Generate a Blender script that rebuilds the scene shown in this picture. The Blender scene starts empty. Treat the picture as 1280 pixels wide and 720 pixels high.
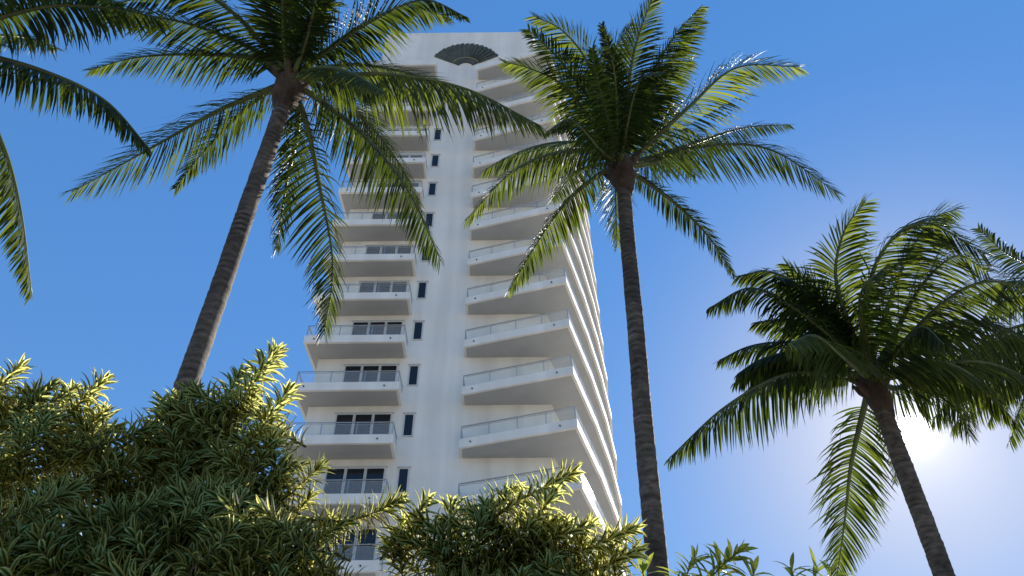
import bpy, math, random
from mathutils import Vector, Matrix
R = math.radians
sc = bpy.context.scene
COL = sc.collection

# ------------------------------------------------------------------ camera
F = 1000.0                     # focal length in pixels of a 1280 px wide frame
PITCH = math.atan(1000.0/1010.0)
EYE = Vector((0, 0, 1.6))
cam_d = bpy.data.cameras.new('camera')
cam = bpy.data.objects.new('camera', cam_d)
COL.objects.link(cam)
ROT = Matrix.Rotation(R(90)+PITCH, 4, 'X') @ Matrix.Rotation(R(-0.57), 4, 'Z')
cam.matrix_world = Matrix.Translation(EYE) @ ROT
cam_d.sensor_width = 36.0
cam_d.lens = 36.0*F/1280.0
cam_d.clip_start = 0.05
cam_d.clip_end = 9000
sc.camera = cam
RM = ROT.to_3x3()

def ray(px, py):
    return RM @ Vector(((px-640)/F, (360-py)/F, -1.0))
def at_y(px, py, Y):
    d = ray(px, py)
    return EYE + d*(Y/d.y)
def at_d(px, py, D):
    return EYE + ray(px, py)*D

SUN_DIR = ray(1139, 536).normalized()

# ------------------------------------------------------------------ helpers
def mat(name):
    m = bpy.data.materials.new(name)
    m.use_nodes = True
    nt = m.node_tree
    for n in list(nt.nodes):
        nt.nodes.remove(n)
    out = nt.nodes.new('ShaderNodeOutputMaterial')
    return m, nt, out
def node(nt, typ, **kw):
    n = nt.nodes.new(typ)
    for k, v in kw.items():
        if k in n.inputs:
            n.inputs[k].default_value = v
        else:
            setattr(n, k, v)
    return n
def ramp(nt, fac, stops):
    n = nt.nodes.new('ShaderNodeValToRGB')
    while len(n.color_ramp.elements) < len(stops):
        n.color_ramp.elements.new(0.5)
    for e, (p, c) in zip(n.color_ramp.elements, stops):
        e.position = p
        e.color = (*c, 1)
    nt.links.new(fac, n.inputs[0])
    return n.outputs[0]
def mixc(nt, fac, a, b, mode='MIX'):
    n = nt.nodes.new('ShaderNodeMix')
    n.data_type = 'RGBA'
    n.blend_type = mode
    for sock, v in ((n.inputs[0], fac), (n.inputs[6], a), (n.inputs[7], b)):
        if isinstance(v, (int, float)):
            sock.default_value = v
        elif isinstance(v, tuple):
            sock.default_value = (*v, 1)
        else:
            nt.links.new(v, sock)
    return n.outputs[2]

class MB:
    """collects geometry and links it as one mesh object"""
    def __init__(self):
        self.v = []; self.f = []; self.att = []
    def add(self, verts, faces, att=None):
        b = len(self.v)
        self.v.extend(verts)
        self.f.extend([tuple(i+b for i in f) for f in faces])
        self.att.extend(att if att is not None else [(0.5, 0.5, 0.5)]*len(verts))
    def box(self, x0, y0, z0, x1, y1, z1):
        self.prism([(x0, y0), (x1, y0), (x1, y1), (x0, y1)], z0, z1)
    def prism(self, poly, z0, z1):
        n = len(poly)
        vs = [(p[0], p[1], z0) for p in poly]+[(p[0], p[1], z1) for p in poly]
        fs = [tuple(range(n-1, -1, -1)), tuple(range(n, 2*n))]
        for i in range(n):
            j = (i+1) % n
            fs.append((i, j, n+j, n+i))
        self.add(vs, fs)
    def tube(self, pts, rad, seg=8, cap=True, att=None):
        pts = [Vector(p) for p in pts]
        n = len(pts)
        rads = rad if isinstance(rad, (list, tuple)) else [rad]*n
        vs = []
        prev = None
        for i, p in enumerate(pts):
            t = (pts[min(i+1, n-1)]-pts[max(i-1, 0)])
            t = t.normalized() if t.length > 1e-9 else Vector((0, 0, 1))
            if prev is None:
                a = Vector((0, 0, 1)) if abs(t.z) < 0.9 else Vector((1, 0, 0))
                u = t.cross(a).normalized()
            else:
                u = (prev - t*prev.dot(t)).normalized()
            prev = u
            w = t.cross(u)
            for k in range(seg):
                an = 2*math.pi*k/seg
                vs.append(tuple(p+(u*math.cos(an)+w*math.sin(an))*rads[i]))
        fs = []
        for i in range(n-1):
            for k in range(seg):
                k2 = (k+1) % seg
                fs.append((i*seg+k, i*seg+k2, (i+1)*seg+k2, (i+1)*seg+k))
        if cap:
            fs.append(tuple(range(seg-1, -1, -1)))
            fs.append(tuple((n-1)*seg+k for k in range(seg)))
        self.add(vs, fs, [att]*len(vs) if att else None)
    def build(self, name, material, parent=None, smooth=False, att=False):
        me = bpy.data.meshes.new(name)
        me.from_pydata([tuple(v) for v in self.v], [], self.f)
        if att:
            a = me.attributes.new('tone', 'FLOAT_VECTOR', 'POINT')
            flat = [c for t in self.att for c in t]
            a.data.foreach_set('vector', flat)
        if smooth:
            me.polygons.foreach_set('use_smooth', [True]*len(me.polygons))
        me.materials.append(material)
        me.update()
        o = bpy.data.objects.new(name, me)
        COL.objects.link(o)
        if parent:
            o.parent = parent
            o.matrix_parent_inverse = parent.matrix_world.inverted() if False else Matrix()
        return o
def empty(name, loc):
    o = bpy.data.objects.new(name, None)
    o.location = loc
    o.empty_display_size = 0.3
    COL.objects.link(o)
    return o
def tag(o, label=None, cat=None, group=None, kind=None):
    if label: o['label'] = label
    if cat: o['category'] = cat
    if group: o['group'] = group
    if kind: o['kind'] = kind
def copy_tree(o, parent, dz):
    c = o.copy()
    COL.objects.link(c)
    c.parent = parent
    c.location = o.location + Vector((0, 0, dz))
    for ch in [x for x in o.children]:
        d = ch.copy(); COL.objects.link(d); d.parent = c
    return c
def catmull(pts, n):
    P = [Vector(p) for p in pts]
    P = [P[0]*2-P[1]] + P + [P[-1]*2-P[-2]]
    m = len(P)-3
    res = []
    for i in range(n+1):
        t = i/n*m
        k = min(int(t), m-1)
        u = t-k
        a, b, c, d = P[k:k+4]
        res.append(0.5*((2*b)+(c-a)*u+(2*a-5*b+4*c-d)*u*u+(3*b-a-3*c+d)*u**3))
    # resample by arc length
    L = [0]
    for i in range(n):
        L.append(L[-1]+(res[i+1]-res[i]).length)
    out = []
    j = 0
    for i in range(n+1):
        s = L[-1]*i/n
        while j < n-1 and L[j+1] < s:
            j += 1
        seg = max(L[j+1]-L[j], 1e-9)
        out.append(res[j].lerp(res[j+1], (s-L[j])/seg))
    return out, L[-1]

# ------------------------------------------------------------------ materials
def wall_paint():
    m, nt, out = mat('white_wall_paint')
    b = node(nt, 'ShaderNodeBsdfPrincipled', Roughness=0.75)
    tc = node(nt, 'ShaderNodeTexCoord')
    mp = node(nt, 'ShaderNodeMapping'); mp.inputs['Scale'].default_value = (0.9, 0.9, 0.06)
    n1 = node(nt, 'ShaderNodeTexNoise', Scale=1.3, Detail=6.0)
    n2 = node(nt, 'ShaderNodeTexNoise', Scale=0.35, Detail=4.0)
    nt.links.new(tc.outputs['Object'], mp.inputs[0])
    nt.links.new(mp.outputs[0], n1.inputs['Vector'])
    nt.links.new(tc.outputs['Object'], n2.inputs['Vector'])
    c1 = ramp(nt, n1.outputs[0], [(0.3, (0.76, 0.72, 0.66)), (0.62, (0.90, 0.87, 0.81))])
    c2 = ramp(nt, n2.outputs[0], [(0.3, (0.89, 0.89, 0.88)), (0.65, (1, 1, 1))])
    nt.links.new(mixc(nt, 1.0, c1, c2, 'MULTIPLY'), b.inputs['Base Color'])
    n3 = node(nt, 'ShaderNodeTexNoise', Scale=9.0, Detail=5.0)
    nt.links.new(tc.outputs['Object'], n3.inputs['Vector'])
    bp = node(nt, 'ShaderNodeBump', Strength=0.15, Distance=0.02)
    nt.links.new(n3.outputs[0], bp.inputs['Height'])
    nt.links.new(bp.outputs[0], b.inputs['Normal'])
    nt.links.new(b.outputs[0], out.inputs[0])
    return m
def simple(name, col, rough=0.6, metal=0.0, var=0.12, scale=6.0):
    m, nt, out = mat(name)
    b = node(nt, 'ShaderNodeBsdfPrincipled', Roughness=rough, Metallic=metal)
    tc = node(nt, 'ShaderNodeTexCoord')
    n1 = node(nt, 'ShaderNodeTexNoise', Scale=scale, Detail=5.0)
    nt.links.new(tc.outputs['Object'], n1.inputs['Vector'])
    c = ramp(nt, n1.outputs[0], [(0.3, tuple(x*(1-var) for x in col)), (0.7, tuple(min(1, x*(1+var)) for x in col))])
    nt.links.new(c, b.inputs['Base Color'])
    nt.links.new(b.outputs[0], out.inputs[0])
    return m
def balustrade_glass():
    m, nt, out = mat('balustrade_glass')
    tr = node(nt, 'ShaderNodeBsdfTransparent', Color=(0.97, 0.985, 0.985, 1))
    gl = node(nt, 'ShaderNodeBsdfGlossy', Roughness=0.04, Color=(0.9, 0.95, 0.95, 1))
    df = node(nt, 'ShaderNodeBsdfDiffuse', Color=(0.86, 0.87, 0.87, 1))
    fc_ = node(nt, 'ShaderNodeLayerWeight', Blend=0.5)
    pw = node(nt, 'ShaderNodeMath', operation='POWER'); pw.inputs[1].default_value = 5.0
    nt.links.new(fc_.outputs['Facing'], pw.inputs[0])
    lw = node(nt, 'ShaderNodeMath', operation='MULTIPLY_ADD'); lw.inputs[1].default_value = 0.3; lw.inputs[2].default_value = 0.005
    nt.links.new(pw.outputs[0], lw.inputs[0])
    mx = node(nt, 'ShaderNodeMixShader')
    nt.links.new(lw.outputs[0], mx.inputs[0])
    nt.links.new(tr.outputs[0], mx.inputs[1]); nt.links.new(gl.outputs[0], mx.inputs[2])
    m2 = node(nt, 'ShaderNodeMixShader'); m2.inputs[0].default_value = 0.10
    nt.links.new(mx.outputs[0], m2.inputs[1]); nt.links.new(df.outputs[0], m2.inputs[2])
    nt.links.new(m2.outputs[0], out.inputs[0])
    return m
def window_glass():
    m, nt, out = mat('dark_window_glass')
    b = node(nt, 'ShaderNodeBsdfPrincipled', Roughness=0.06)
    b.inputs['Base Color'].default_value = (0.012, 0.015, 0.018, 1)
    b.inputs['Specular IOR Level'].default_value = 0.45
    tc = node(nt, 'ShaderNodeTexCoord')
    n1 = node(nt, 'ShaderNodeTexNoise', Scale=0.8, Detail=2.0)
    nt.links.new(tc.outputs['Object'], n1.inputs['Vector'])
    bp = node(nt, 'ShaderNodeBump', Strength=0.05, Distance=0.05)
    nt.links.new(n1.outputs[0], bp.inputs['Height'])
    nt.links.new(bp.outputs[0], b.inputs['Normal'])
    nt.links.new(b.outputs[0], out.inputs[0])
    return m
def leaf_mat(name, stops, margin=None, trans=(0.35, 0.5, 0.08), tfac=0.35, rough=0.35, spec=0.5, tipcol=None, tstops=None, mtrans=None):
    """tone.x random per leaf, tone.y across the leaf (0 middle, 1 edge), tone.z along it"""
    m, nt, out = mat(name)
    a = node(nt, 'ShaderNodeAttribute', attribute_name='tone')
    sp = node(nt, 'ShaderNodeSeparateXYZ')
    nt.links.new(a.outputs['Vector'], sp.inputs[0])
    col = ramp(nt, sp.outputs[0], stops)
    tcol = ramp(nt, sp.outputs[0], tstops or [(0.0, tuple(0.6*x for x in trans)), (1.0, trans)])
    if margin:
        e = ramp(nt, sp.outputs[1], [(0.32, (0, 0, 0)), (0.48, (1, 1, 1))])
        col = mixc(nt, e, col, margin)
        tcol = mixc(nt, e, tcol, mtrans or margin)
    if tipcol:
        e2 = ramp(nt, sp.outputs[2], [(0.9, (0, 0, 0)), (1.0, (0.8, 0.8, 0.8))])
        col = mixc(nt, e2, col, tipcol)
        tcol = mixc(nt, e2, tcol, tipcol)
    b = node(nt, 'ShaderNodeBsdfPrincipled', Roughness=rough)
    b.inputs['Specular IOR Level'].default_value = spec
    t = node(nt, 'ShaderNodeBsdfTranslucent')
    nt.links.new(col, b.inputs['Base Color'])
    nt.links.new(tcol, t.inputs['Color'])
    mx = node(nt, 'ShaderNodeMixShader'); mx.inputs[0].default_value = tfac
    nt.links.new(b.outputs[0], mx.inputs[1]); nt.links.new(t.outputs[0], mx.inputs[2])
    nt.links.new(mx.outputs[0], out.inputs[0])
    return m
def bark_mat(name, dark, light, zs=3.0, rings=False):
    m, nt, out = mat(name)
    b = node(nt, 'ShaderNodeBsdfPrincipled', Roughness=0.9)
    tc = node(nt, 'ShaderNodeTexCoord')
    mp = node(nt, 'ShaderNodeMapping'); mp.inputs['Scale'].default_value = (5, 5, zs*4)
    n1 = node(nt, 'ShaderNodeTexNoise', Scale=1.5, Detail=8.0, Roughness=0.7)
    n2 = node(nt, 'ShaderNodeTexNoise', Scale=1.2, Detail=4.0)
    nt.links.new(tc.outputs['Object'], mp.inputs[0])
    nt.links.new(mp.outputs[0], n1.inputs['Vector'])
    nt.links.new(tc.outputs['Object'], n2.inputs['Vector'])
    c1 = ramp(nt, n1.outputs[0], [(0.32, dark), (0.68, light)])
    c2 = ramp(nt, n2.outputs[0], [(0.35, (0.55, 0.53, 0.50)), (0.62, (1.1, 1.1, 1.1))])
    cc = mixc(nt, 1.0, c1, c2, 'MULTIPLY')
    if rings:
        at = node(nt, 'ShaderNodeAttribute', attribute_name='tone')
        sx = node(nt, 'ShaderNodeSeparateXYZ')
        nt.links.new(at.outputs['Vector'], sx.inputs[0])
        n4 = node(nt, 'ShaderNodeTexNoise', Scale=4.0, Detail=3.0)
        nt.links.new(tc.outputs['Object'], n4.inputs['Vector'])
        rf = ramp(nt, n4.outputs[0], [(0.35, (0.25, 0.25, 0.25)), (0.62, (1, 1, 1))])
        cc = mixc(nt, rf, cc, ramp(nt, sx.outputs[0], [(0.0, (0.35, 0.33, 0.3)), (0.25, (0.75, 0.74, 0.72)), (0.7, (1.0, 1.0, 1.0)), (1.0, (1.5, 1.45, 1.4))]), 'MULTIPLY')
    nt.links.new(cc, b.inputs['Base Color'])
    bp = node(nt, 'ShaderNodeBump', Strength=0.7, Distance=0.02)
    nt.links.new(n1.outputs[0], bp.inputs['Height'])
    nt.links.new(bp.outputs[0], b.inputs['Normal'])
    nt.links.new(b.outputs[0], out.inputs[0])
    return m

M_WALL = wall_paint()
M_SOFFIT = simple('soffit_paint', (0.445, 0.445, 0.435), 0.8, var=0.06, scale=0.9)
M_RAIL = simple('rail_metal', (0.42, 0.43, 0.44), 0.35, 0.8)
M_FRAME = simple('window_frame_aluminium', (0.58, 0.58, 0.565), 0.45, 0.0, var=0.06)
M_BGLASS = balustrade_glass()
M_GLASS = window_glass()
M_CURT = simple('curtain_cloth', (0.45, 0.45, 0.43), 0.9, scale=3)
M_DARK = simple('dark_drain', (0.03, 0.03, 0.03), 0.6)
M_FAN = simple('fan_bronze_green', (0.085, 0.085, 0.055), 0.6, 0.2, var=0.3, scale=2)
M_FANRIB = simple('fan_rib_dark', (0.035, 0.04, 0.03), 0.6, 0.2)
M_FANGOLD = simple('fan_gold_arc', (0.36, 0.30, 0.12), 0.5, 0.3)
M_TRUNK = bark_mat('palm_bark', (0.03, 0.023, 0.018), (0.17, 0.14, 0.115), rings=True)
M_FIBRE = bark_mat('palm_fibre', (0.02, 0.013, 0.009), (0.095, 0.06, 0.038), 0.6)
M_STALK = simple('frond_stalk', (0.075, 0.10, 0.03), 0.45, var=0.4, scale=3)
M_FROND = leaf_mat('coconut_leaflets', [(0.0, (0.012, 0.022, 0.010)), (0.6, (0.024, 0.044, 0.015)), (1.0, (0.06, 0.085, 0.02))],
                   tstops=[(0.0, (0.03, 0.05, 0.008)), (0.45, (0.13, 0.18, 0.018)), (1.0, (0.5, 0.56, 0.05))], tfac=0.32, rough=0.5, spec=0.14, tipcol=(0.12, 0.09, 0.04))
M_SHRUB = leaf_mat('variegated_leaves', [(0.0, (0.010, 0.014, 0.003)), (1.0, (0.024, 0.030, 0.007))],
                   margin=(0.075, 0.066, 0.016), mtrans=(0.82, 0.77, 0.25), trans=(0.15, 0.20, 0.03), tfac=0.62, rough=0.5, spec=0.1)
M_PLAIN = leaf_mat('green_rosette_leaves', [(0.0, (0.018, 0.04, 0.012)), (1.0, (0.05, 0.09, 0.025))],
                   trans=(0.55, 0.6, 0.08), tfac=0.45, spec=0.2, rough=0.35)
M_STEM = bark_mat('shrub_bark', (0.05, 0.04, 0.03), (0.17, 0.14, 0.10), 2)

# ------------------------------------------------------------------ sky, sun
w = bpy.data.worlds.new('World')
sc.world = w
w.use_nodes = True
nt = w.node_tree
bg = nt.nodes['Background']
sky = nt.nodes.new('ShaderNodeTexSky')
sky.sky_type = 'NISHITA'
sky.sun_disc = False
sky.sun_elevation = math.asin(SUN_DIR.z)
sky.sun_rotation = math.atan2(SUN_DIR.x, SUN_DIR.y)
sky.air_density = 1.0
sky.dust_density = 0.0
sky.ozone_density = 2.5
# pale aureole of the low sun in the humid sea air
tc = nt.nodes.new('ShaderNodeTexCoord')
dp = nt.nodes.new('ShaderNodeVectorMath'); dp.operation = 'DOT_PRODUCT'
dp.inputs[1].default_value = SUN_DIR
nt.links.new(tc.outputs['Generated'], dp.inputs[0])
total = None
for amp, ex in ((30.0, 8000.0), (1.1, 800.0), (0.5, 150.0)):
    cl = nt.nodes.new('ShaderNodeMath'); cl.operation = 'MAXIMUM'; cl.inputs[1].default_value = 0.0
    nt.links.new(dp.outputs['Value'], cl.inputs[0])
    pw = nt.nodes.new('ShaderNodeMath'); pw.operation = 'POWER'; pw.inputs[1].default_value = ex
    nt.links.new(cl.outputs[0], pw.inputs[0])
    ml = nt.nodes.new('ShaderNodeMath'); ml.operation = 'MULTIPLY'; ml.inputs[1].default_value = amp
    nt.links.new(pw.outputs[0], ml.inputs[0])
    if total is None:
        total = ml.outputs[0]
    else:
        ad = nt.nodes.new('ShaderNodeMath'); ad.operation = 'ADD'
        nt.links.new(total, ad.inputs[0]); nt.links.new(ml.outputs[0], ad.inputs[1])
        total = ad.outputs[0]
hs = nt.nodes.new('ShaderNodeHueSaturation')
hs.inputs['Saturation'].default_value = 2.42
gm = nt.nodes.new('ShaderNodeGamma'); gm.inputs['Gamma'].default_value = 0.36
nt.links.new(sky.outputs[0], gm.inputs['Color'])
nt.links.new(gm.outputs[0], hs.inputs['Color'])
hs.inputs['Value'].default_value = 1.82
hs.inputs['Hue'].default_value = 0.517
cmb = nt.nodes.new('ShaderNodeCombineColor')
for i in range(3):
    nt.links.new(total, cmb.inputs[i])
hz = nt.nodes.new('ShaderNodeMath'); hz.operation = 'POWER'; hz.inputs[1].default_value = 45.0
nt.links.new(cl.outputs[0], hz.inputs[0])
hm = nt.nodes.new('ShaderNodeMath'); hm.operation = 'MULTIPLY'; hm.inputs[1].default_value = 0.72
nt.links.new(hz.outputs[0], hm.inputs[0])
hazy = mixc(nt, hm.outputs[0], hs.outputs[0], (3.3, 3.2, 3.45))
nt.links.new(mixc(nt, 1.0, hazy, cmb.outputs[0], 'ADD'), bg.inputs[0])
bg.inputs[1].default_value = 0.13
sl = bpy.data.lights.new('sun_light', 'SUN')
sl.energy = 5.0
sl.angle = R(0.5)
sl.color = (1.0, 0.95, 0.87)
so = bpy.data.objects.new('sun_light', sl)
so.rotation_euler = SUN_DIR.to_track_quat('Z', 'Y').to_euler()
so.location = (20, 30, 60)
COL.objects.link(so)
sc.view_settings.view_transform = 'Standard'
sc.view_settings.look = 'None'
sc.view_settings.exposure = 0.95
sc.view_settings.gamma = 1.0
sc.view_settings.use_curve_mapping = False

# ------------------------------------------------------------------ ground
def ground():
    m, nt, out = mat('pale_paving')
    b = node(nt, 'ShaderNodeBsdfPrincipled', Roughness=0.85)
    tc = node(nt, 'ShaderNodeTexCoord')
    br = node(nt, 'ShaderNodeTexBrick', Scale=1.0)
    br.inputs['Color1'].default_value = (0.40, 0.345, 0.27, 1)
    br.inputs['Color2'].default_value = (0.35, 0.305, 0.24, 1)
    br.inputs['Mortar'].default_value = (0.2, 0.18, 0.15, 1)
    br.inputs['Mortar Size'].default_value = 0.008
    n1 = node(nt, 'ShaderNodeTexNoise', Scale=0.6, Detail=8.0)
    nt.links.new(tc.outputs['Object'], br.inputs['Vector'])
    nt.links.new(tc.outputs['Object'], n1.inputs['Vector'])
    c2 = ramp(nt, n1.outputs[0], [(0.3, (0.8, 0.8, 0.8)), (0.65, (1, 1, 1))])
    nt.links.new(mixc(nt, 1.0, br.outputs[0], c2, 'MULTIPLY'), b.inputs['Base Color'])
    nt.links.new(b.outputs[0], out.inputs[0])
    g = MB()
    g.add([(-4000, -4000, 0), (4000, -4000, 0), (4000, 4000, 0), (-4000, 4000, 0)], [(0, 1, 2, 3)])
    o = g.build('ground', m)
    tag(o, 'pale paved ground around the palms and tower', 'ground', kind='structure')
ground()

# ------------------------------------------------------------------ tower
DW = 31.3                       # main wall plane
DB = 30.0                       # front of the left balconies
FL = 2.967                      # storey height
Z0 = 18.95                      # finished floor level of storey 0 in view
K0, K1 = -1, 11
ROOF = 61.6
tower = empty('apartment_tower', (0, DW, 0))
tag(tower, 'tall white apartment tower with stacked balconies and a fan emblem near its roof', 'apartment tower')
TO = Vector((0, -DW, 0))        # children are modelled in world metres, then shifted under the empty
def tpart(mb, name, m, parent=tower, **kw):
    o = mb.build(name, m, parent, **kw)
    if parent is tower:
        o.location = TO
    return o

XL = at_y(386, 507, DW).x       # left corner of the wall
XR = at_y(690, 520, DW).x       # right corner of the wall
def walk(p, legs):
    pts = [Vector(p)]
    for az, l in legs:
        pts.append(pts[-1]+Vector((math.sin(R(az)), math.cos(R(az))))*l)
    return pts
right_wall = walk((XR, DW), [(18.5, 4.5), (15.5, 4), (11, 4), (4, 3)])
left_wall = walk((XL, DW), [(3, 15.0)])
plan = [left_wall[-1], left_wall[0]]+right_wall
body = MB()
body.prism([(p.x, p.y) for p in plan], 0.0, ROOF)
tpart(body, 'wall', M_WALL)
def offset_line(pts, d):
    """polyline moved d to its right hand side, mitred"""
    out = []
    n = len(pts)
    for i in range(n):
        a = pts[max(i-1, 0)]; b = pts[i]; c = pts[min(i+1, n-1)]
        d1 = (b-a).normalized() if i > 0 else (c-b).normalized()
        d2 = (c-b).normalized() if i < n-1 else d1
        n1 = Vector((d1.y, -d1.x)); n2 = Vector((d2.y, -d2.x))
        mm = (n1+n2).normalized()
        out.append(b+mm*(d/max(mm.dot(n1), 0.3)))
    return out
def strip(mb, line, t, z0, z1):
    """upright band of thickness t to the left of a polyline (towards the building)"""
    inner = offset_line(line, -t)
    mb.prism([tuple(p) for p in line]+[tuple(p) for p in reversed(inner)], z0, z1)

SL = 0.20      # slab underside below floor level
UP = 0.26      # upstand above floor level
RH = 0.96      # top rail above floor level
def balcony(name, outer, back, z):
    """outer: polyline of the free edge walked with the building on its left; back: points closing the slab at the wall"""
    s = MB()
    poly = [tuple(p) for p in outer]+[tuple(p) for p in back]
    s.prism(poly, z-SL, z-0.004)
    up = MB()
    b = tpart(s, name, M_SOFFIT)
    strip(up, offset_line(outer, 0.004), 0.13, z-SL-0.004, z+UP)
    u = up.build('upstand', M_WALL, b)
    mid = offset_line(outer, -0.07)
    g = MB(); strip(g, offset_line(outer, -0.05), 0.012, z+UP+0.002, z+RH-0.10)
    g.build('glass_panel', M_BGLASS, b)
    r = MB()
    r.tube([(p.x, p.y, z+RH) for p in mid], 0.03, 6)
    r.tube([(p.x, p.y, z+RH-0.09) for p in mid], 0.013, 6)
    for i in range(len(mid)-1):
        a, c = mid[i], mid[i+1]
        n = max(1, round((c-a).length/1.5))
        for k in range(n+(1 if i == len(mid)-2 else 0)):
            p = a.lerp(c, k/n)
            r.tube([(p.x, p.y, z+UP-0.03), (p.x, p.y, z+RH)], 0.022, 6)
    r.build('railing', M_RAIL, b)
    longest = max(range(len(outer)-1), key=lambda i: abs((outer[i+1]-outer[i]).x))
    a, c = outer[longest], outer[longest+1]
    t = (c-a).normalized(); nrm = Vector((t.y, -t.x))
    for f in (0.10, 0.86):
        d = MB()
        p = a.lerp(c, f)
        q = p+nrm*0.07
        d.tube([(p.x-nrm.x*0.02, p.y-nrm.y*0.02, z+0.02), (q.x, q.y, z+0.012)], 0.035, 8)
        d.build('drain_spout', M_DARK, b)
    return b

# left balconies: front edge and a short return along the left side of the tower
bl = at_y(365, 489, DB); br_ = at_y(498, 489, DB)
side_l = walk((bl.x, DB), [(3, 11.5)])
outer_l = [side_l[1], side_l[0], Vector((br_.x, DB)), Vector((br_.x, DW-0.003))]
lw_end = left_wall[0].lerp(left_wall[1], 0.68)
back_l = [Vector((XL-0.003, DW-0.003)), Vector((lw_end.x-0.003, lw_end.y))]
# right balconies: splayed front, then the long curved side
A = at_y(573, 568, 30.45)
A2 = Vector((A.x, 30.45))
B2 = A2+Vector((math.cos(R(16)), -math.sin(R(16))))*(5.45)
side_r = walk(B2, [(18, 4.5), (15.5, 4.0), (12.5, 4.0), (6, 3.5)])
outer_r = [Vector((A2.x, DW-0.003)), A2]+side_r
rw = offset_line(right_wall, 0.003)
back_r = [p for p in reversed(rw)]
back_r[-1] = Vector((XR, DW-0.003))

def window(name, px0, px1, pyref, dz0, dz1, z, panels):
    x0 = at_y(px0, pyref, DW).x; x1 = at_y(px1, pyref, DW).x
    y = DW
    fr = MB()
    t = 0.065
    za, zb = z+dz0, z+dz1
    fr.box(x0, y-0.05, za, x0+t, y-0.003, zb)
    fr.box(x1-t, y-0.05, za, x1, y-0.003, zb)
    fr.box(x0+t, y-0.05, za, x1-t, y-0.003, za+t)
    fr.box(x0+t, y-0.05, zb-t, x1-t, y-0.003, zb)
    if panels > 1:
        for k in range(1, panels):
            xm = x0+(x1-x0)*k/panels
            fr.box(xm-0.062, y-0.06, za+t, xm-0.012, y-0.003, zb-t)
            fr.box(xm+0.012, y-0.06, za+t, xm+0.062, y-0.003, zb-t)
        fr.box(x0-0.06, y-0.10, zb, x1+0.06, y-0.003, zb+0.05)
    else:
        fr.box(x0-0.05, y-0.09, zb, x1+0.05, y-0.003, zb+0.06)
    f = tpart(fr, name, M_FRAME)
    for k in range(panels):
        g = MB()
        xa = x0+(x1-x0)*k/panels; xb = x0+(x1-x0)*(k+1)/panels
        g.box(xa+0.04, y-0.03, za+t, xb-0.04, y-0.006, zb-t)
        g.build('pane', M_GLASS, f)
    return f

protos = []
z = Z0+FL*K0
protos.append(balcony('balcony', outer_l, back_l, z))
protos.append(balcony('corner_balcony', outer_r, back_r, z))
# sliding doors and narrow windows in the wall
protos.append(window('balcony_door', 406, 481, 598, 0.03, 2.32, z, 3))
protos.append(window('narrow_window', 496.5, 511, 600, 0.98, 2.28, z, 1))
for k in range(K0+1, K1+1):
    for p in protos:
        if p.name.startswith(('balcony_door', 'narrow')) and k > 11:
            continue
        copy_tree(p, tower, FL*(k-K0))

# solid canopies over the topmost balconies
for nm, o_, b_ in (('canopy', outer_l, back_l), ('corner_canopy', outer_r, back_r)):
    c_ = MB()
    zc = Z0+FL*(K1+1)
    c_.prism([tuple(p) for p in o_]+[tuple(p) for p in b_], zc-SL, zc)
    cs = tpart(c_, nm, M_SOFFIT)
    e_ = MB(); strip(e_, offset_line(o_, 0.004), 0.13, zc-SL-0.004, zc+0.45)
    e_.build('upstand', M_WALL, cs)
# fan emblem near the roof
fc = at_y(583, 68, DW)
W2 = abs(at_y(623, 72, DW).x-at_y(543, 72, DW).x)/2
zt = at_y(583, 55.5, DW).z; zb = at_y(583, 81, DW).z
SPAN = R(62)
RO = W2/math.sin(SPAN)
ZC = zt-RO
ri = 0.30*RO
sx = 1.0
sz = (zt-zb)/(RO-ri*math.cos(SPAN))
fan = MB(); rib = MB(); arc = MB()
N = 15
def fp(r, a, y):
    return (fc.x+r*math.sin(a), y, zt-(RO-r*math.cos(a))*sz)
for k in range(N):
    a0 = -SPAN+2*SPAN*k/N; a1 = -SPAN+2*SPAN*(k+1)/N; am = (a0+a1)/2
    g = 0.05*(a1-a0)
    a0 += g; a1 -= g
    ro = RO*(0.99 if k % 2 else 1.0)
    vs = [fp(ri*1.35, a0, DW-0.003), fp(ri*1.35, a1, DW-0.003), fp(ro, a1, DW-0.003), fp(ro*1.015, am, DW-0.003), fp(ro, a0, DW-0.003),
          fp(ri*1.35, a0, DW-0.05), fp(ri*1.35, a1, DW-0.12), fp(ro, a1, DW-0.12), fp(ro*1.015, am, DW-0.09), fp(ro, a0, DW-0.05)]
    fan.add(vs, [(0, 1, 2, 3, 4), (9, 8, 7, 6, 5), (0, 5, 6, 1), (1, 6, 7, 2), (2, 7, 8, 3), (3, 8, 9, 4), (4, 9, 5, 0)])
def arcband(mb, r0, r1, y0, y1, s):
    n = 30
    vs = []; fs = []
    for k in range(n+1):
        a = -s+2*s*k/n
        vs += [fp(r0, a, y0), fp(r1, a, y0), fp(r1, a, y1), fp(r0, a, y1)]
    for k in range(n):
        b = 4*k
        for i in range(4):
            j = (i+1) % 4
            fs.append((b+i, b+j, b+4+j, b+4+i))
    fs += [(0, 1, 2, 3), (4*n+3, 4*n+2, 4*n+1, 4*n)]
    mb.add(vs, fs)
arcband(arc, ri*1.27, ri*1.34, DW-0.13, DW-0.003, SPAN*0.94)
arcband(rib, ri*0.72, ri*1.26, DW-0.10, DW-0.003, SPAN*0.97)
fo = tpart(fan, 'fan_emblem', M_FAN)
arc.build('gold_arc', M_FANGOLD, fo)
rib.build('fan_base', M_FAN, fo)

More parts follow.
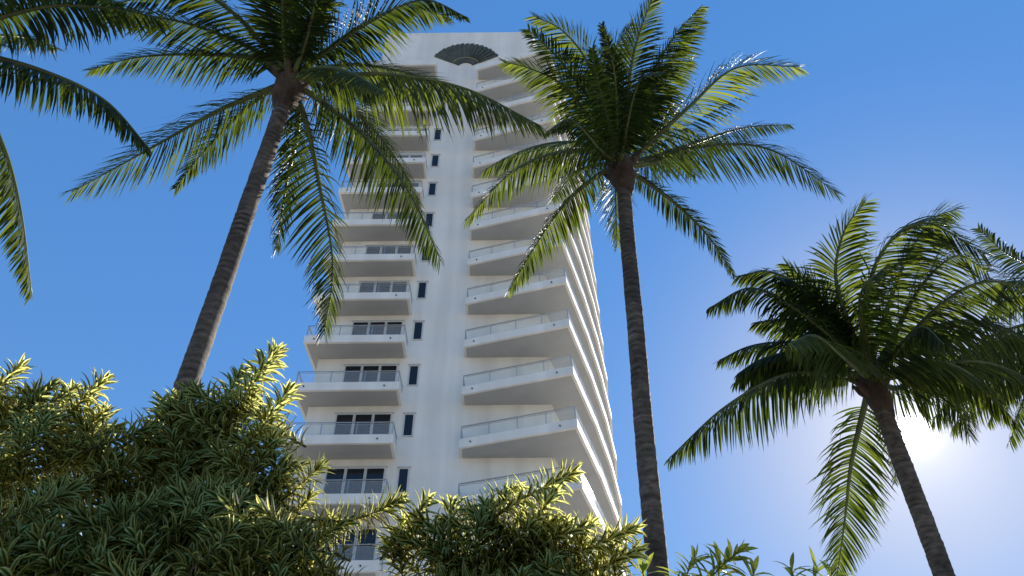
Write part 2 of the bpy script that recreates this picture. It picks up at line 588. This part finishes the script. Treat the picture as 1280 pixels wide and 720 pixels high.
# ------------------------------------------------------------------ palms
UPV = Vector((0, 0, 1))
def frond(pts, palm, org, rnd, L=0.8, droop=1.0, n=92, bare=0.13, hang=None):
    NS = 64
    sp, length = catmull(pts, NS)
    mb = MB(); st = MB()
    k = length/4.0
    st.tube([tuple(p-org) for p in sp[::2]], [0.058*(1-i/(NS/2))**1.3+0.006 for i in range(NS//2+1)], 6)
    roll = rnd.uniform(-0.3, 0.3)
    rise = (sp[-1].z-sp[0].z)/length
    if hang is None:
        hang = rnd.uniform(38, 62) if rise < 0.35 else (rnd.uniform(8, 24) if rise > 0.6 else rnd.uniform(20, 45))
    hang = R(hang)
    tone0 = rnd.uniform(0.0, 0.55)
    for i in range(n):
        u = bare+(1-bare)*((i+rnd.uniform(-0.3, 0.3))/n)
        u = min(max(u, bare), 0.997)
        x = u*NS; j = min(int(x), NS-1)
        p = sp[j].lerp(sp[j+1], x-j)
        T = (sp[min(j+2, NS)]-sp[max(j-1, 0)]).normalized()
        U = UPV-T*T.dot(UPV)
        if U.length < 0.15:
            U = Vector((0, -1, 0))-T*T.dot(Vector((0, -1, 0)))
        U.normalize()
        S = T.cross(U)
        S, U = S*math.cos(roll)+U*math.sin(roll), U*math.cos(roll)-S*math.sin(roll)
        ang = R(76-44*u**1.3)
        prof = min(1, 0.6+1.9*(u-bare))*(1-0.74*max(0, (u-0.42)/0.58)**1.3)
        for sd in (-1, 1):
            if rnd.random() < 0.03:
                continue
            ll = L*prof*rnd.uniform(0.85, 1.12)*min(1.1, max(0.7, k))
            a = ang+rnd.uniform(-0.09, 0.09)
            ha = hang+rnd.uniform(-0.16, 0.16)
            d = T*math.cos(a)+(S*sd*math.cos(ha)-U*math.sin(ha))*math.sin(a)
            d.normalize()
            w0 = 0.0178*rnd.uniform(0.8, 1.15)*(0.75+0.25*prof)
            seg = 5
            q = p.copy()
            tone = min(1, max(0, tone0+rnd.uniform(-0.22, 0.3)+0.12*(u > 0.85)))
            tw = rnd.uniform(-0.5, 0.5)
            vs = []; at = []
            dr = droop*rnd.uniform(0.5, 1.5)*(1.2-0.5*u)
            kink = rnd.random() < 0.12
            for s in range(seg+1):
                f = s/seg
                wv = T-d*T.dot(d)
                if wv.length < 0.05:
                    wv = S.copy()
                wv.normalize()
                nv = d.cross(wv)
                wv = wv*math.cos(tw*f)+nv*math.sin(tw*f)
                ww = w0*(0.55+0.9*f if f < 0.5 else 1.0)*(1 if f < 0.5 else max(0.02, 2*(1-f))**0.8)
                vs += [tuple(q-wv*ww-org), tuple(q+wv*ww-org)]
                at += [(tone, 0, f)]*2
                q = q+d*(ll/seg)
                g = dr*0.2*(4.5 if kink and s >= 2 else 1)
                d = (d+Vector((0, 0, -1))*g+Vector((rnd.uniform(-1, 1), rnd.uniform(-1, 1), rnd.uniform(-1, 1)))*0.04).normalized()
            mb.add(vs, [(2*s, 2*s+1, 2*s+3, 2*s+2) for s in range(seg)], at)
    o = mb.build('frond', M_FROND, palm, smooth=True, att=True)
    st.build('stalk', M_STALK, o, smooth=True)
    return o

def trunk(palm, org, pts, r0, r1, rnd):
    NS = 260
    sp, length = catmull(pts, NS)
    mb = MB()
    seg = 22
    vs = []; at = []; ring = rnd.uniform(0.06, 0.1); acc = 0
    step = length/NS
    tilt = rnd.uniform(0, 6.28)
    ra = 0
    for i in range(NS+1):
        f = i/NS
        acc += step
        if acc > ring:
            acc = 0; ring = rnd.uniform(0.05, 0.12); tilt = rnd.uniform(0, 6.28); ra = rnd.uniform(0.5, 1.0)
        saw = 1+0.05*(acc/ring)**0.7*ra
        flare = 1+0.7*math.exp(-f*length/0.35)
        T = (sp[min(i+1, NS)]-sp[max(i-1, 0)]).normalized()
        u = T.cross(Vector((0, 1, 0))).normalized(); v = T.cross(u)
        r = (r0+(r1-r0)*f)*flare
        for k in range(seg):
            a = 2*math.pi*k/seg
            rr = r*(saw+0.018*math.sin(a+tilt)+rnd.uniform(-0.018, 0.018)+0.03*math.sin(3*a+f*25))
            vs.append(tuple(sp[i]+(u*math.cos(a)+v*math.sin(a))*rr-org))
            at.append((min(1, acc/ring+0.15*math.sin(a+tilt)), ra, 0))
    fs = [(i*seg+k, i*seg+(k+1) % seg, (i+1)*seg+(k+1) % seg, (i+1)*seg+k) for i in range(NS) for k in range(seg)]
    fs.append(tuple(NS*seg+k for k in range(seg)))
    mb.add(vs, fs, at)
    mb.build('trunk', M_TRUNK, palm, smooth=True, att=True)

def crown_base(palm, org, c, r, rnd):
    """fibrous brown heart where the old frond bases clasp the trunk"""
    mb = MB()
    seg, rings = 18, 12
    vs = []
    for i in range(rings+1):
        f = i/rings
        rr = r*(1.0+1.05*math.sin(math.pi*min(1, f*0.85)))*(1 if f < 0.8 else 1-(f-0.8)*2)
        for k in range(seg):
            a = 2*math.pi*k/seg
            q = rr*(1+rnd.uniform(-0.12, 0.12))
            vs.append((c.x+q*math.cos(a)-org.x, c.y+q*math.sin(a)-org.y, c.z-0.95+1.2*f+rnd.uniform(-0.03, 0.03)-org.z))
    fs = [(i*seg+k, i*seg+(k+1) % seg, (i+1)*seg+(k+1) % seg, (i+1)*seg+k) for i in range(rings) for k in range(seg)]
    mb.add(vs, fs+[tuple(rings*seg+k for k in range(seg))])
    for b in range(16):
        a = rnd.uniform(0, 6.28); z = rnd.uniform(-0.55, 0.1)
        o = Vector((math.cos(a), math.sin(a), 0)); t = Vector((-math.sin(a), math.cos(a), 0))
        p = c+o*r*1.3+Vector((0, 0, z))-org
        l = rnd.uniform(0.2, 0.5)
        pts = [p-o*0.08, p+o*l*0.3+UPV*l*0.5, p+o*l*(0.5+0.3*rnd.random())+UPV*l*0.9]
        mb.tube([tuple(x) for x in pts], [0.07, 0.05, 0.02], 6)
    mb.build('leaf_base', M_FIBRE, palm, smooth=True)

def palm(label, R_, cpx, base_px, fronds, seed, r0, r1, extra=6, sway=0.0, size=1.0, L=0.8, dens=106):
    """R_: ground distance of the trunk; cpx: crown pixel; base_px: a pixel where the trunk is seen low down"""
    rnd = random.Random(seed)
    d = ray(*cpx); h = math.hypot(d.x, d.y)
    c = EYE+d*(R_/h)
    D = R_/h
    d2 = ray(*base_px); h2 = math.hypot(d2.x, d2.y)
    lo = EYE+d2*(R_/h2)
    v = (c-lo)/(c.z-lo.z)
    base = lo-v*lo.z*0.6
    base.z = 0
    t = empty('palm_tree', base)
    tag(t, label, 'palm tree', 'coconut palms around the tower')
    org = base
    mid = lo.lerp(c, 0.5)+Vector((sway, 0, 0))
    trunk(t, org, [base, lo, mid, c+Vector((0, 0, -0.15))], r0, r1, rnd)
    crown_base(t, org, c, r1*0.92*min(1, 1.2*size), rnd)
    for fr in fronds:
        pix = fr[0]; dz = fr[1] if len(fr) > 1 else 0.0
        opt = fr[2] if len(fr) > 2 else {}
        a = 0
        tot = [math.hypot(pix[0][0]-cpx[0], pix[0][1]-cpx[1])]
        for i in range(1, len(pix)):
            tot.append(tot[-1]+math.hypot(pix[i][0]-pix[i-1][0], pix[i][1]-pix[i-1][1]))
        pts = [c+Vector((rnd.uniform(-.06, .06), rnd.uniform(-.06, .06), rnd.uniform(-0.15, 0.12)))]
        for (x, y), s in zip(pix, tot):
            pts.append(at_d(x, y, D+dz*(s/tot[-1])))
        frond(pts, t, org, rnd, **{**dict(L=L, n=dens), **opt})
    for e in range(extra):
        az = rnd.uniform(20, 160) if e % 2 else rnd.uniform(0, 360)
        el = rnd.uniform(25, 82)
        ln = rnd.uniform(3.2, 4.2)*size
        dirh = Vector((math.cos(R(az)), math.sin(R(az)), 0))
        p = c.copy(); pts = [p.copy()]
        a = R(el)
        for s in range(5):
            p = p+(dirh*math.cos(a)+UPV*math.sin(a))*(ln/5)
            pts.append(p.copy()); a -= R(rnd.uniform(14, 24))
        frond(pts, t, org, rnd, L=L, n=dens)
    return t

palm('curved coconut palm between blue sky and the tower left side, with a tall bare trunk', 8.0, (365, 100), (232, 485), [
    ([(400, 98), (480, 93), (580, 110), (676, 157)], 0.0, dict(L=1.15, hang=68, n=125)),
    ([(400, 85), (440, 92), (480, 115)], -2.4),
    ([(400, 70), (467, 25), (530, 0), (585, 22)], -0.5, dict(L=0.7)),
    ([(395, 122), (455, 170), (510, 238), (551, 326)], 0.0),
    ([(382, 150), (398, 225), (416, 330), (405, 418)], -0.3),
    ([(372, 160), (358, 230), (345, 312)], 1.2),
    ([(335, 112), (270, 140), (180, 190), (90, 240)], 0.4),
    ([(330, 75), (250, 68), (170, 72), (112, 88)], 0.3, dict(L=0.75)),
    ([(335, 62), (290, 15), (230, -15), (130, 10)], -0.6),
    ([(350, 60), (325, -20), (270, -60)], 0.0),
    ([(370, 50), (375, -40), (390, -120)], 0.6),
    ([(385, 55), (425, -15), (480, -50), (540, -40)], -0.4),
    ([(380, 60), (400, -20), (420, -90)], -1.0),
    ([(395, 75), (440, 40), (500, 10), (560, 20)], 1.2),
    ([(355, 50), (350, -30), (320, -110)], -0.8),
], 11, 0.122, 0.125, 5, L=1.0)

palm('tall coconut palm with a straight dark trunk in front of the tower right edge', 9.75, (776, 205), (822, 715), [
    ([(755, 192), (700, 190), (640, 215), (582, 276)], 0.0),
    ([(755, 215), (715, 245), (680, 290), (636, 364)], 0.0),
    ([(752, 170), (705, 108), (660, 85), (630, 78)], 0.8),
    ([(762, 160), (738, 85), (705, 40), (667, 20)], 0.3),
    ([(772, 170), (768, 90), (752, 30)], -0.8, dict(L=0.65)),
    ([(782, 165), (788, 90), (800, 40), (818, -8)], -0.3),
    ([(788, 175), (815, 110), (845, 65), (876, 27)], 0.4),
    ([(790, 180), (820, 115), (850, 85), (865, 75)], 1.6),
    ([(800, 190), (860, 135), (920, 85), (1000, 84)], 0.0),
    ([(805, 200), (870, 178), (930, 160), (988, 156)], 1.4, dict(L=0.6)),
    ([(810, 205), (870, 184), (960, 186), (1048, 242)], 0.0),
    ([(800, 222), (845, 255), (885, 295), (918, 345)], 0.0, dict(L=0.75)),
    ([(750, 185), (715, 150), (682, 165)], -2.4, dict(L=0.7)),
    ([(760, 150), (745, 90), (740, 60)], -2.0),
    ([(785, 150), (800, 100), (830, 90)], -2.4),
    ([(770, 140), (760, 80), (790, 30)], 1.0),
    ([(800, 200), (840, 190), (870, 220)], 2.4),
    ([(755, 205), (720, 215), (690, 250)], 2.6),
], 23, 0.145, 0.13, 5, L=1.0)

palm('coconut palm with the low sun shining behind its trunk', 11.5, (1087, 469), (1180, 718), [
    ([(1050, 468), (980, 470), (905, 510), (837, 572)], 0.0, dict(L=1.1)),
    ([(1060, 440), (1000, 390), (940, 360), (886, 385)], -0.6, dict(L=1.1)),
    ([(1065, 435), (1000, 360), (960, 340), (922, 345)], 0.6),
    ([(1070, 430), (1030, 375), (983, 330)], 1.0),
    ([(1070, 430), (1045, 350), (1055, 290), (1082, 252)], 0.0),
    ([(1080, 430), (1095, 330), (1150, 278), (1232, 318)], -0.5, dict(L=1.15)),
    ([(1095, 430), (1130, 330), (1165, 275), (1195, 262)], 0.8, dict(L=1.1)),
    ([(1110, 435), (1150, 360), (1195, 320), (1235, 340)], 1.0),
    ([(1115, 445), (1180, 378), (1240, 352), (1330, 375)], 0.0, dict(L=1.1)),
    ([(1120, 470), (1180, 455), (1240, 455), (1320, 490)], 0.0, dict(L=1.1)),
    ([(1115, 485), (1150, 480), (1190, 500), (1212, 545)], 1.0),
    ([(1080, 510), (1064, 580), (1056, 650), (1046, 722)], 0.0, dict(L=1.1, hang=8)),
    ([(1085, 440), (1075, 370), (1110, 330)], -2.2),
    ([(1060, 450), (1020, 420), (985, 430)], -2.6),
    ([(1110, 450), (1150, 410), (1180, 430)], -2.0),
    ([(1120, 440), (1180, 405), (1240, 405), (1300, 440)], 0.6),
    ([(1115, 465), (1160, 450), (1215, 470), (1270, 530)], -0.8),
    ([(1100, 500), (1120, 560), (1118, 605)], 2.6, dict(L=0.5)),
], 37, 0.14, 0.125, 6, L=1.15, size=0.66, dens=102)

palm('coconut palm outside the upper left corner, only its drooping fronds in view', 8.6, (-85, 60), (-330, 560), [
    ([(-40, 35), (60, 8), (150, 12), (213, 28)], 0.0, dict(L=1.1)),
    ([(-40, 65), (50, 88), (130, 125), (188, 187)], 0.0, dict(L=0.8)),
    ([(-50, 95), (0, 175), (25, 260), (40, 368)], 0.0, dict(L=0.75)),
    ([(-50, 20), (10, -25), (80, -20), (150, 5)], 0.8),
    ([(-90, 10), (-90, -60), (-60, -130)], 0.0),
    ([(-120, 40), (-200, 20), (-300, 60)], 0.0),
    ([(-110, 90), (-170, 170), (-200, 260)], 0.0),
    ([(-40, 50), (20, 45), (70, 60)], 2.2),
], 51, 0.135, 0.135, 0, L=0.8)

palm('coconut palm beyond the right edge, fronds reaching in behind the sunlit palm', 17.0, (1420, 420), (1560, 700), [
    ([(1380, 375), (1310, 340), (1260, 318), (1222, 285)], 0.0, dict(L=0.8)),
    ([(1380, 405), (1310, 400), (1230, 425), (1150, 485)], 0.0, dict(L=1.1)),
    ([(1380, 440), (1310, 450), (1260, 480), (1235, 530)], 0.0, dict(L=0.8)),
    ([(1380, 395), (1310, 365), (1260, 352), (1205, 378)], 0.5, dict(L=1.0)),
    ([(1380, 430), (1310, 415), (1240, 440), (1165, 525)], -0.5, dict(L=1.1, hang=60)),
    ([(1385, 420), (1310, 425), (1230, 430), (1148, 462)], 0.8, dict(L=1.2, hang=62)),
    ([(1385, 435), (1320, 440), (1250, 470), (1190, 535)], 0.3, dict(L=1.1, hang=60)),
    ([(1385, 445), (1330, 455), (1285, 490), (1262, 552)], 0.0, dict(L=1.0)),
    ([(1430, 370), (1440, 290), (1420, 220)], 0.0),
    ([(1460, 400), (1540, 380), (1620, 430)], 0.0),
    ([(1440, 460), (1480, 540), (1500, 620)], 0.0),
], 67, 0.145, 0.13, 4, L=1.0)

# ------------------------------------------------------------------ shrubs
GA = 2.39996
def leaf(mb, p, d, out, length, width, rnd, curl, tone):
    """lance shaped leaf: starts along d and bends down"""
    seg = 4
    side = d.cross(out)
    if side.length < 0.05:
        side = Vector((1, 0, 0))
    side.normalize()
    q = p.copy()
    vs = []; at = []
    prof = (0.35, 0.85, 1.0, 0.72, 0.06)
    for s in range(seg+1):
        f = s/seg
        nv = side.cross(d).normalized()
        ww = width*prof[s]*0.5
        vs += [tuple(q-side*ww+nv*ww*0.35), tuple(q), tuple(q+side*ww+nv*ww*0.35)]
        at += [(tone, 1, f), (tone, 0, f), (tone, 1, f)]
        q = q+d*(length/seg)
        d = (d+Vector((0, 0, -1))*curl*0.13-out*curl*0.2).normalized()
    fs = []
    for s in range(seg):
        b = 3*s
        fs += [(b, b+1, b+4, b+3), (b+1, b+2, b+5, b+4)]
    mb.add(vs, fs, at)
def shoot(fol, stems, base, tip, rnd, ll=0.128, lw=0.025, gap=0.0052, leafy=0.97, spread=58):
    ax = tip-base
    L = ax.length
    bend = Vector((rnd.uniform(-1, 1), rnd.uniform(-1, 1), rnd.uniform(-0.2, 0.6)))*0.07*L
    pts, L = catmull([base, base.lerp(tip, 0.5)-Vector((0, 0, 1))*0.06*L+bend, tip], 12)
    stems.tube([tuple(p) for p in pts], [0.007-0.004*i/12 for i in range(13)], 5)
    n = int(L*leafy/gap)
    a = rnd.uniform(0, 6.28)
    tone0 = rnd.uniform(0.2, 0.7)
    for i in range(n):
        f = i/max(1, n-1)
        u = 1-leafy+leafy*f
        x = u*12; j = min(int(x), 11)
        p = pts[j].lerp(pts[j+1], x-j)
        T = (pts[min(j+1, 12)]-pts[max(j-1, 0)]).normalized()
        U = T.cross(Vector((0.3, 0.2, 1))).normalized(); V = T.cross(U)
        a += GA
        o = U*math.cos(a)+V*math.sin(a)
        an = R(spread+12-48*f**4+rnd.uniform(-12, 12))
        d = T*math.cos(an)+o*math.sin(an)
        l = ll*rnd.uniform(0.8, 1.12)*(0.9 if f < 0.12 else 1.0)*(1-0.35*f**8)
        leaf(fol, p, d, T, l, lw*rnd.uniform(0.85, 1.15), rnd, rnd.uniform(0.35, 0.95), min(1, max(0, tone0+rnd.uniform(-0.3, 0.3))))

def shrub(name, label, yc, profile, hero, nfill, seed, m, ll=0.14, lw=0.028, thick=1.0, zlow=2.4, slen=0.42, gap=0.005, low=0, nhero=0):
    rnd = random.Random(seed)
    px0, px1 = profile[0][0], profile[-1][0]
    def top(px):
        for (a, ya), (b, yb) in zip(profile, profile[1:]):
            if a <= px <= b:
                return ya+(yb-ya)*(px-a)/(b-a)
        return profile[-1][1]
    drop = low
    cx = at_y((px0+px1)/2, 640, yc).x
    root = empty(name, (cx, yc, 0))
    org = Vector((cx, yc, 0))
    fol, st = MB(), MB()
    for (b, t, y) in hero:
        shoot(fol, st, at_y(*b, yc+y), at_y(*t, yc+y-0.05), rnd, ll, lw, gap*0.9)
    for i in range(nhero):
        # young upright shoots standing clear of the mass and catching the sun
        px = px0+20+(px1-px0-40)*(i+rnd.random())/nhero
        y = yc+rnd.uniform(-0.12, 0.12)
        ty = top(px)+rnd.uniform(-10, low+10)
        tp = at_y(px, ty, y)
        an = rnd.uniform(-75, 75)
        if px > px1-110: an = abs(an)
        if px < px0+90: an = -abs(an)
        dv = (Vector((math.sin(R(an)), 0, 0))+Vector((0, -0.35, 0.9))*math.cos(R(an))).normalized()
        shoot(fol, st, tp-dv*rnd.uniform(0.35, 0.6), tp, rnd, ll, lw, gap*1.15)
    made = 0
    while made < nfill:
        px = rnd.uniform(px0, px1)
        dy = rnd.gauss(0.1, 0.45)*thick
        if dy > thick or dy < -0.55*thick: continue
        y = yc+dy
        ty = top(px)+drop
        # far and near shoots stop lower: the shrub is a dome
        p = at_y(px, ty, y)
        ztop = min(p.z, at_y(px, ty, yc).z)-0.35*min(0, dy/thick)**2-0.95*max(0, dy)-0.05
        z = ztop-abs(rnd.gauss(0, 0.75))
        if z < zlow: continue
        tip = Vector((p.x, y, z))
        an = rnd.uniform(-80, 80)
        if px > px1-60: an = abs(an)
        if px < px0+60: an = -abs(an)
        dirv = (Vector((math.sin(R(an)), 0, 0))+Vector((0, -0.45, 0.89))*math.cos(R(an))+Vector((0, rnd.gauss(0.05, 0.22), 0))).normalized()
        l = slen*rnd.uniform(0.7, 1.3)
        shoot(fol, st, tip-dirv*l, tip, rnd, ll, lw, gap*1.35)
        if made % 5 == 0 and z < ztop-0.55:
            # bough linking the shoot to the ground
            g = org+Vector((rnd.gauss(0, 0.25), rnd.gauss(0, 0.2), 0))
            e = tip-dirv*l
            q, _ = catmull([g, g.lerp(e, 0.45)+Vector((0, 0, 0.25)), e], 12)
            st.tube([tuple(x) for x in q], [0.02-0.013*i/12 for i in range(13)], 6)
        made += 1
    for mb in (fol, st):
        mb.v = [tuple(Vector(v)-org) for v in mb.v]
    st.build('branches', M_STEM, root, smooth=True)
    fol.build('foliage', m, root, smooth=False, att=True)
    tag(root, label, 'shrub', 'leafy shrubs along the bottom')
    return root

shrub('variegated_shrub', 'yellow-edged strap-leaved shrub at the lower left corner, clear of the palm trunk', 3.5,
      [(-200, 470), (-40, 480), (20, 500), (60, 490), (120, 480), (150, 520), (215, 545)],
      [((-40, 530), (22, 462), 0.0), ((40, 560), (128, 478), 0.0), ((20, 580), (60, 520), -0.1), ((90, 590), (130, 520), 0.15),
       ((-60, 560), (0, 520), 0.1), ((60, 560), (90, 490), 0.2)],
      400, 101, M_SHRUB, low=90, nhero=40)
shrub('variegated_shrub', 'yellow-edged strap-leaved shrub below the palm trunk, with the tallest upright shoots', 3.6,
      [(130, 545), (170, 520), (230, 495), (260, 500), (300, 490), (335, 500), (350, 560), (372, 600), (400, 615), (422, 680), (440, 715)],
      [((150, 560), (238, 492), 0.0), ((265, 550), (345, 440), 0.0), ((290, 590), (360, 492), -0.1), ((250, 560), (300, 470), 0.2),
       ((190, 580), (215, 500), 0.15), ((330, 640), (398, 585), 0.0), ((380, 650), (495, 628), 0.0), ((320, 590), (350, 545), 0.1),
       ((360, 690), (430, 655), -0.1), ((240, 600), (290, 520), 0.05)],
      470, 103, M_SHRUB, low=95, nhero=48)
shrub('variegated_shrub', 'yellow-edged strap-leaved shrub in front of the tower base', 3.7,
      [(468, 712), (488, 668), (520, 648), (570, 645), (600, 625), (650, 620), (690, 615), (715, 662), (760, 668), (785, 705)],
      [((490, 705), (530, 632), 0.0), ((560, 690), (565, 635), 0.1), ((600, 660), (715, 592), 0.0), ((560, 660), (640, 615), 0.2),
       ((640, 680), (690, 620), -0.1), ((660, 700), (790, 662), 0.0), ((700, 720), (792, 690), 0.1), ((600, 720), (690, 655), 0.0),
       ((475, 700), (505, 655), 0.1)],
      330, 107, M_SHRUB, low=70, nhero=36)
shrub('green_shrub', 'small dark green shrub with broad leaf rosettes beside the straight palm trunk', 4.6,
      [(790, 730), (840, 722), (880, 710), (930, 705), (960, 730)],
      [((860, 745), (922, 690), 0.0), ((845, 745), (868, 698), 0.1), ((900, 745), (900, 702), 0.1), ((930, 750), (942, 716), 0.0),
       ((800, 745), (806, 712), 0.0)],
      40, 109, M_PLAIN, 0.18, 0.034, gap=0.012, thick=0.7, zlow=2.6, slen=0.3)
shrub('green_shrub', 'tip of a dark shrub under the hanging frond of the sunlit palm', 5.0,
      [(975, 726), (1010, 715), (1040, 726)],
      [((1000, 745), (990, 712), 0.0), ((1015, 745), (1020, 708), 0.1), ((1030, 750), (1040, 715), 0.0)],
      12, 113, M_PLAIN, 0.17, 0.032, gap=0.012, thick=0.6, zlow=3.2, slen=0.3)
